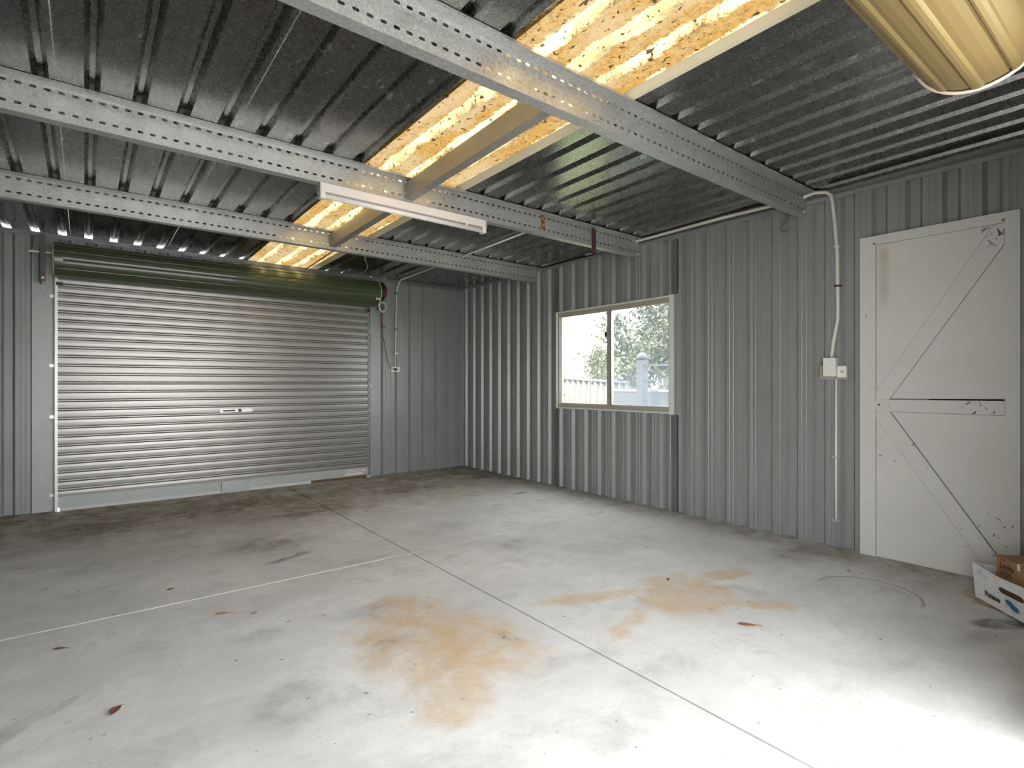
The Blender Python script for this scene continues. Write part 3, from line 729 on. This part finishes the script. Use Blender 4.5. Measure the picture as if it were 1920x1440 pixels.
mk('mullion_edge', Bx((XR-.010, 3.608, z0+.048), (XR-.002, 3.620, z1-.048)), M['stud'], w1)
sash = mk('sash_frame', framebox(3.665, 4.340, z0+.050, z1-.050, .012, XR+.006, XR+.022), M['winbead'], w1)
mk('window_latch', Bx((XR-.014, 3.668, 1.585), (XR+.004, 3.690, 1.635)), M['blackp'], w1)
mk('pane', Bx((XR+.012, 3.66, z0+.055), (XR+.015, 4.335, z1-.055)), M['clear'], w1, label='clear glass pane')
mk('pane', Bx((XR+.022, 2.945, z0+.055), (XR+.025, 3.62, z1-.055)), M['hazy'], w1, label='hazy glass pane')

# ------------------------------------------------------------------ white side door
d2 = thing('door_2', (XR, 1.03, 0), 'white painted side door with chipped Z-shaped bracing', 'door', kind='structure')
xf = XR-.030
dy0, dy1, dz1 = .635, 1.421, 2.080
mk('door_leaf', Bx((xf+.010, .69, .0005), (xf+.024, 1.340, 2.03)), M['door'], d2)
mk('frame_post', Bx((xf-.004, 1.331, 0), (XR+.03, dy1, dz1)), M['door'], d2)
mk('frame_post', Bx((xf-.004, dy0, 0), (XR+.03, .698, dz1)), M['door'], d2)
mk('frame_head', Bx((xf-.004, .698, 2.022), (XR+.03, 1.331, dz1)), M['door'], d2)
def brace(name, poly_, t=.010, **k):
    mb = MB(); mb.prism(poly_, t, 0, xf+.010-t); return mk(name, mb, M['door'], d2, **k)
brace('mid_rail', [(1.329, .944), (.700, .944), (.700, 1.024), (1.329, 1.018)])
brace('diagonal_brace', [(1.329, 1.066), (1.329, 1.020), (1.255, 1.020), (.701, 1.905), (.701, 1.985), (.745, 2.020)])
brace('diagonal_brace', [(1.329, .896), (1.329, .942), (1.252, .942), (.701, .100), (.701, .010), (.738, .004)])
# grime lines along the bracing
def line(a, b_, wd, t=.0015, x_=None, mat=None):
    a = np.array(a); b_ = np.array(b_); d = (b_-a)/np.linalg.norm(b_-a); n_ = np.array((-d[1], d[0]))*wd/2
    xx = (xf+.010-t) if x_ is None else x_
    mb = MB(); mb.prism([tuple(a-n_), tuple(b_-n_), tuple(b_+n_), tuple(a+n_)], t, 0, xx)
    return mk('grime_line', mb, mat or M['doordark'], d2)
line((1.300, 1.0215), (.701, 1.028), .009); line((1.05, 1.0235), (.701, 1.0295), .010)
line((1.25, .9425), (.701, .9415), .003); line((1.247, .9375), (.70, .1015), .006)
line((1.329, .892), (.742, .004), .003); line((1.252, 1.0245), (.700, 1.905), .003); line((1.329, 1.070), (.748, 2.021), .003)
line((1.3305, .006), (1.3305, 2.022), .003); line((.6985, .006), (.6985, 2.022), .002); line((1.33, 2.0215), (.70, 2.0215), .002)
mb = MB(); mb.prism([(1.333+(.0), .955), (1.300, .955), (1.262, .965), (1.250, .985), (1.262, 1.008), (1.333, 1.012)], .006, 0, xf-.006)
lt = mk('latch_plate', mb, M['door'], d2)
mk('keyhole', MB().cyl((xf-.006, 1.310, .985), (xf-.008, 1.310, .985), .006, 8), M['dark'], lt)
for y_, z in ((1.338, 2.03), (.705, 2.035), (.70, .32), (.665, .33)):
    mk('rust_spot', MB().cyl((xf-.004, y_, z), (xf-.006, y_, z), .008 if z > 1 else .005, 7), M['rustspot'], d2)

# ------------------------------------------------------------------ front roller door, rolled up
d3 = thing('door_3', (1.0, .46, 2.1), 'open front roller door, a cream ribbed roll overhead', 'roller door', kind='structure')
FY, FZ, FR, FX = .467, 2.292, .182, 2.350
mk('door_roll', drum_mesh(FO[0]+.03, FX-.012, FY, FZ, FR, .56, a0=.30, rib=.007, groove=.005, wide=True), M['cream'], d3, label='rolled cream curtain')
mk('roll_hoop', ringmb(FX-.004, FY, FZ, FR+.007, .006, 48), M['hoop'], d3, smooth=True)
mk('axle', MB().cyl((FX-.01, FY, FZ), (FX+.12, FY, FZ), .014, 10), M['alu'], d3)
mk('roll_bracket', MB().box((FX+.05, FY-.03, FZ-.05), (FX+.056, FY+.03, FZ+.14)).box((FX+.05, YF, FZ-.05), (FX+.056, FY-.03, FZ-.02)), M['stud'], d3)
for xa in (FO[0]+.005, FO[1]-.03):
    mk('guide_rail', Bx((xa, YF+.005, 0), (xa+.025, YF+.05, 2.10)), M['alu'], d3)

# ------------------------------------------------------------------ cardboard boxes by the door
A = np.array((3.641, .745)); u = np.array((-.722, -.692)); v_ = np.array((.692, -.722)); zb0 = .016
def BW(a, b_, z): q = A+u*a+v_*b_; return (q[0], q[1], z)
ct = thing('produce_box', (3.63, .45, zb0), 'open white printed cardboard produce box beside the white door', 'box')
L_, D_, HB, T = .40, .27, .165, .004
def wallp(pts_ab, hole=None): pass
# front panel with slanted ends and a handle slot
def front_panel(b0, b1, hts):
    mb = MB(); xs_ = [-.0, .165, .18, .195, .305, .32, .335, L_]
    def lean(a, z): return -.012*(z/HB)
    hs = (.088, .118)
    top = lambda a: HB+.012 if a < .01 else HB-.004+.008*abs(a-.2)/.2
    for i in range(len(xs_)-1):
        a, b_ = xs_[i], xs_[i+1]
        def quad(za0, za1, zb0_, zb1_):
            for bb in (b0, b1):
                mb.add([BW(a, bb+lean(a, za0), zb0+za0), BW(b_, bb+lean(b_, zb0_), zb0+zb0_), BW(b_, bb+lean(b_, zb1_), zb0+zb1_), BW(a, bb+lean(a, za1), zb0+za1)], [(0, 1, 2, 3)])
        if 1 <= i <= 5:
            k = {1: (.103, .103, .090, .116), 2: (.090, .116, .088, .118), 3: (.088, .118, .088, .118), 4: (.088, .118, .090, .116), 5: (.090, .116, .103, .103)}[i]
            quad(0, k[0], 0, k[2]); quad(k[1], top(a), k[3], top(b_))
        else: quad(0, top(a), 0, top(b_))
    return mb
fp = mk('front_panel', front_panel(0, T, None), M['carton'], ct)
mk('back_panel', MB().add([BW(0, D_, zb0), BW(L_, D_, zb0), BW(L_, D_, zb0+HB), BW(0, D_, zb0+HB), BW(0, D_-T, zb0), BW(L_, D_-T, zb0), BW(L_, D_-T, zb0+HB), BW(0, D_-T, zb0+HB)], [(0, 1, 2, 3), (4, 5, 6, 7), (3, 2, 6, 7)]), M['carton'], ct)
for a in (0, L_-T):
    mb = MB(); h_ = HB-.02
    mb.add([BW(a, 0, zb0), BW(a+T, 0, zb0), BW(a+T, D_, zb0), BW(a, D_, zb0), BW(a-(.012 if a == 0 else 0), -.008, zb0+h_+.03), BW(a+T, -.008, zb0+h_+.03), BW(a+T, D_, zb0+h_), BW(a-.01, D_, zb0+h_)], [(0, 3, 2, 1), (4, 5, 6, 7), (0, 1, 5, 4), (1, 2, 6, 5), (2, 3, 7, 6), (3, 0, 4, 7)])
    mk('side_panel', mb, M['carton'], ct)
mb = MB().add([BW(0, 0, zb0), BW(L_, 0, zb0), BW(L_, D_, zb0), BW(0, D_, zb0), BW(0, 0, zb0+T), BW(L_, 0, zb0+T), BW(L_, D_, zb0+T), BW(0, D_, zb0+T)], [(0, 3, 2, 1), (4, 5, 6, 7), (0, 1, 5, 4), (1, 2, 6, 5), (2, 3, 7, 6), (3, 0, 4, 7)])
mk('box_base', mb, M['kraftin'], ct)
def fw(off): return lambda c_: BW(off[0]+c_[0], -.003-.012*((off[1]+c_[1])/HB)-c_[2], zb0+off[1]+c_[1])
mk('printed_name', text_mesh('Patane', .038, fw((.078, .036)), .001, .0008), M['ink'], ct)
mb = MB()
for k, (a0, z0_, rx, rz) in enumerate(((.245, .062, .028, .010), (.275, .046, .030, .014), (.26, .052, .034, .008))):
    mb.prism([(a0+rx*cos(t), z0_+rz*sin(t)-.35*rx*cos(t)*.4) for t in [2*pi*i/14 for i in range(14)]], .001, 1, 0, fn=lambda q: BW(q[0], -.004-q[1]-.012*(q[2]/HB), zb0+q[2]))
mk('printed_swoosh', mb, M['blueink'], ct, label='blue printed swoosh')
# brown carton inside
bc = thing('brown_carton', (3.66, .47, zb0+.01), 'brown cardboard carton with dark lettering, sitting inside the white box', 'box')
b0 = .045; aa = .078; zt_ = .258
def BB(p_, q_): 
    mb = MB(); V = [BW(a, b_, z) for z in (p_[2], q_[2]) for a, b_ in ((p_[0], p_[1]), (q_[0], p_[1]), (q_[0], q_[1]), (p_[0], q_[1]))]
    return mb.add(V, [(0, 3, 2, 1), (4, 5, 6, 7), (0, 1, 5, 4), (1, 2, 6, 5), (2, 3, 7, 6), (3, 0, 4, 7)])
mk('carton_body', BB((aa, b0, zb0+.008), (.388, b0+.16, zt_-.004)), M['kraft'], bc)
mk('carton_flap', BB((aa-.004, b0-.004, zt_-.004), (.225, b0+.164, zt_)), M['kraft'], bc)
mk('carton_flap', BB((.229, b0-.004, zt_-.004), (.391, b0+.164, zt_)), M['kraft'], bc)
mk('packing_tape', BB((.222, b0-.0055, zt_-.03), (.234, b0+.166, zt_+.001)), M['hoop'], bc)
fb = lambda off: (lambda c_: BW(off[0]+c_[0], b0-.001-c_[2], off[1]+c_[1]))
mk('printed_name', text_mesh('Lanka', .040, fb((aa+.024, .205)), .001, .0012), M['brownink'], bc)
mk('printed_mark', BB((aa+.030, b0-.0012, .243), (aa+.062, b0-.0002, .254)), M['rust'], bc)
for k in range(3):
    mk('printed_line', BB((aa+.024, b0-.0012, .192-k*.010), (aa+.10, b0-.0002, .196-k*.010)), M['brownink'], bc)
# flattened cardboard under the box
def sheet(poly_, z, label):
    mb = MB(); mb.prism(poly_, .0045, 2, z); mk('cardboard_sheet', mb, M['kraft2'], label=label, cat='cardboard', group='flattened cardboard under the white box')
sheet([(3.560, .756), (3.74, .72), (3.80, .36), (3.44, .40), (3.52, .60)], .0, 'lower flattened cardboard sheet, its tip on the concrete nearest the camera')
sheet([(3.689, .808), (3.84, .80), (3.92, .45), (3.50, .44), (3.60, .70)], .006, 'upper flattened cardboard sheet poking out left of the white box')

# ------------------------------------------------------------------ leaves on the floor
def leaf(x_, y_, L, W, ang, mat, label, curl=.25, stem=True):
    ca, sa = cos(radians(ang)), sin(radians(ang)); n = 8
    r = thing('dry_leaf', (x_, y_, 0), label, 'leaf')
    tw = lambda a, b_, z: (x_+a*ca-b_*sa, y_+a*sa+b_*ca, z)
    mb = MB()
    for i in range(n+1):
        t = i/n; wd = W/2*(sin(pi*min(1, t*1.02))**.75)*(1-.25*t) if 0 < i < n else .001
        zz = .003+curl*L*(.5*(t-.5)**2); 
        for s_ in (-1, -.5, 0, .5, 1):
            mb.add([tw((t-.5)*L, s_*wd, zz+curl*abs(s_)**1.5*wd*.9)], [])
    mb.f = [(i*5+j, i*5+j+1, (i+1)*5+j+1, (i+1)*5+j) for i in range(n) for j in range(4)]
    mk('blade', mb, mat, r, smooth=True, solid=.0008)
    if stem: mk('stem', MB().tube([tw(L*.47, 0, .004+curl*L*.1), tw(L*.62, W*.12, .004), tw(L*.8, -W*.1, .003)], .0012, 5), M['leafbrown'], r)
leaf(2.419, 1.321, .085, .034, -52, M['leafbrown'], 'largest orange-brown dead leaf, right of the long floor joint', .1)
leaf(.525, 2.952, .062, .026, -20, M['leaftan'], 'tan curled leaf below the pale cross joint', .5)
leaf(.648, 2.86, .040, .020, 40, M['leaftan'], 'small broken tan leaf right of the curled leaf', .6, False)
leaf(.082, 2.295, .055, .034, 60, M['leafred'], 'dark red folded leaf nearest the camera on the left', .9)
leaf(-.085, 2.985, .048, .020, -25, M['leafred'], 'red-brown slim leaf near the left edge of the floor', .5)
leaf(.367, 3.477, .040, .018, 5, M['leafred'], 'small dark red leaf above the pale cross joint', .5, False)
leaf(-.05, 5.35, .06, .03, 10, M['leafbrown'], 'brown leaf near the left foot of the roller door', .4, False)
leaf(2.62, 1.90, .035, .018, 30, M['leafred'], 'tiny red leaf scrap in the tan stain on the right', .6, False)

# ------------------------------------------------------------------ outside
GR = mk('ground_outside', MB().box((-25, -30, -.30), (30, 30, -.165)), M['ground'], label='pale paving around the shed', kind='structure')
gy = MB().box((XL-6, -12, -.164), (XR+.05, YF-.151, -.004)); mk('driveway', gy, M['ground'], label='pale concrete driveway before the open front door', kind='structure')
mk('garden_bed', Bx((XR+.3, -10, -.164), (12, 26, -.12)), M['grass'], label='garden bed outside the window', kind='structure')
# fence seen through the window
fr = thing('garden_fence', (7.07, 9, 0), 'pale corrugated fence with a dark top rail outside the window', 'fence')
FX_ = 7.071
def ftop(y): return 1.217+(y-7.512)*.054
for k in range(7):
    ya = 5.9+k*.85; mb = MB(); n = 30; V = []
    for i in range(n+1):
        y_ = ya+.845*i/n; d = .030*sin(2*pi*(y_-7.38)/.14)
        V += [(FX_+d, y_, -.12), (FX_+d, y_, ftop(y_))]
    mb.add(V, [(2*i, 2*i+2, 2*i+3, 2*i+1) for i in range(n)]); mk('fence_panel', mb, M['fence'], fr, solid=.006, smooth=True)
f = lambda q: (q[0], q[1], q[2]+ftop(q[1]))
mk('top_rail', Bx((FX_-.035, 5.9, -.006), (FX_+.035, 11.85, .03), fn=f), M['post'], fr)
# low pale screen and post near the hazy pane
lo = thing('garden_screen', (5.7, 4.6, -.12), 'pale blue-grey low garden screen outside the hazy pane', 'screen')
mk('screen_panel', Bx((5.75, 2.9, -.12), (5.78, 5.15, 1.02)), M['fence'], lo)
mk('screen_cap', Bx((5.735, 2.9, 1.02), (5.795, 5.15, 1.045)), M['greyp'], lo)
gp = thing('gate_post', (5.57, 4.44, -.12), 'grey post with a round cap outside the hazy pane', 'post')
mk('post_shaft', Bx((5.53, 4.39, -.12), (5.63, 4.49, 1.42)), M['post'], gp)
mb = MB(); sg = 12
mb.tube([(5.58, 4.44, 1.42+.10*(1-cos(pi*i/8))*.5*1.0) for i in range(9)], [max(.004, .07*sin(pi*(.15+.85*i/8))) for i in range(9)], sg)
mk('post_cap', mb, M['post'], gp, smooth=True)
mk('post_rail', Bx((5.56, 2.9, 1.34), (5.60, 4.39, 1.365)), M['post'], gp)
mk('post_rail', Bx((5.56, 2.9, 1.16), (5.60, 4.39, 1.18)), M['post'], gp)
# trees
def tree(x_, y_, h, R, n, label, seed, zlow=1.0):
    rnd = random.Random(seed); r = thing('garden_tree', (x_, y_, -.12), label, 'tree', 'trees outside the window')
    tb = MB().tube([(x_, y_, -.12), (x_+.05, y_+.05, h*.3), (x_-.05, y_+.1, h*.6), (x_, y_, h*.95)], [.11, .09, .06, .02], 8)
    tips = []
    for k in range(16):
        a = rnd.uniform(0, 2*pi); hh = rnd.uniform(.25, .8)*h; rr = R*rnd.uniform(.5, .95)
        tip = (x_+cos(a)*rr, y_+sin(a)*rr, hh+rnd.uniform(.1, .7)); tips.append(tip)
        tb.tube([(x_, y_, hh*.8), (x_+cos(a)*rr*.5, y_+sin(a)*rr*.5, hh+.1), tip], [.035, .02, .006], 5)
    mk('trunk', tb, M['bark'], r)
    fb_ = MB(); cl = [(x_+rnd.gauss(0, R*.42), y_+rnd.gauss(0, R*.42), rnd.uniform(zlow, h)) for _ in range(60)]+tips
    for _ in range(n):
        c_ = rnd.choice(cl); q = np.array([c_[i]+rnd.gauss(0, .20) for i in range(3)])
        if q[2] < zlow-.3: continue
        a = np.array([rnd.gauss(0, 1) for _ in range(3)]); a /= np.linalg.norm(a)
        b_ = np.cross(a, [rnd.gauss(0, 1) for _ in range(3)]); b_ /= np.linalg.norm(b_)
        L = rnd.uniform(.045, .085); W = L*.38
        fb_.add([q-a*L, q+b_*W, q+a*L, q-b_*W], [(0, 1, 2, 3)])
    mk('foliage', fb_, M['leaf'], r, kind='stuff')
tree(10.7, 6.7, 4.1, 1.9, 38000, 'leafy green garden tree filling the view through the hazy pane', 3, .7)
tree(12.6, 11.6, 2.1, .5, 2600, 'small leafy tree rising over the corrugated fence through the clear pane', 9, 1.3)
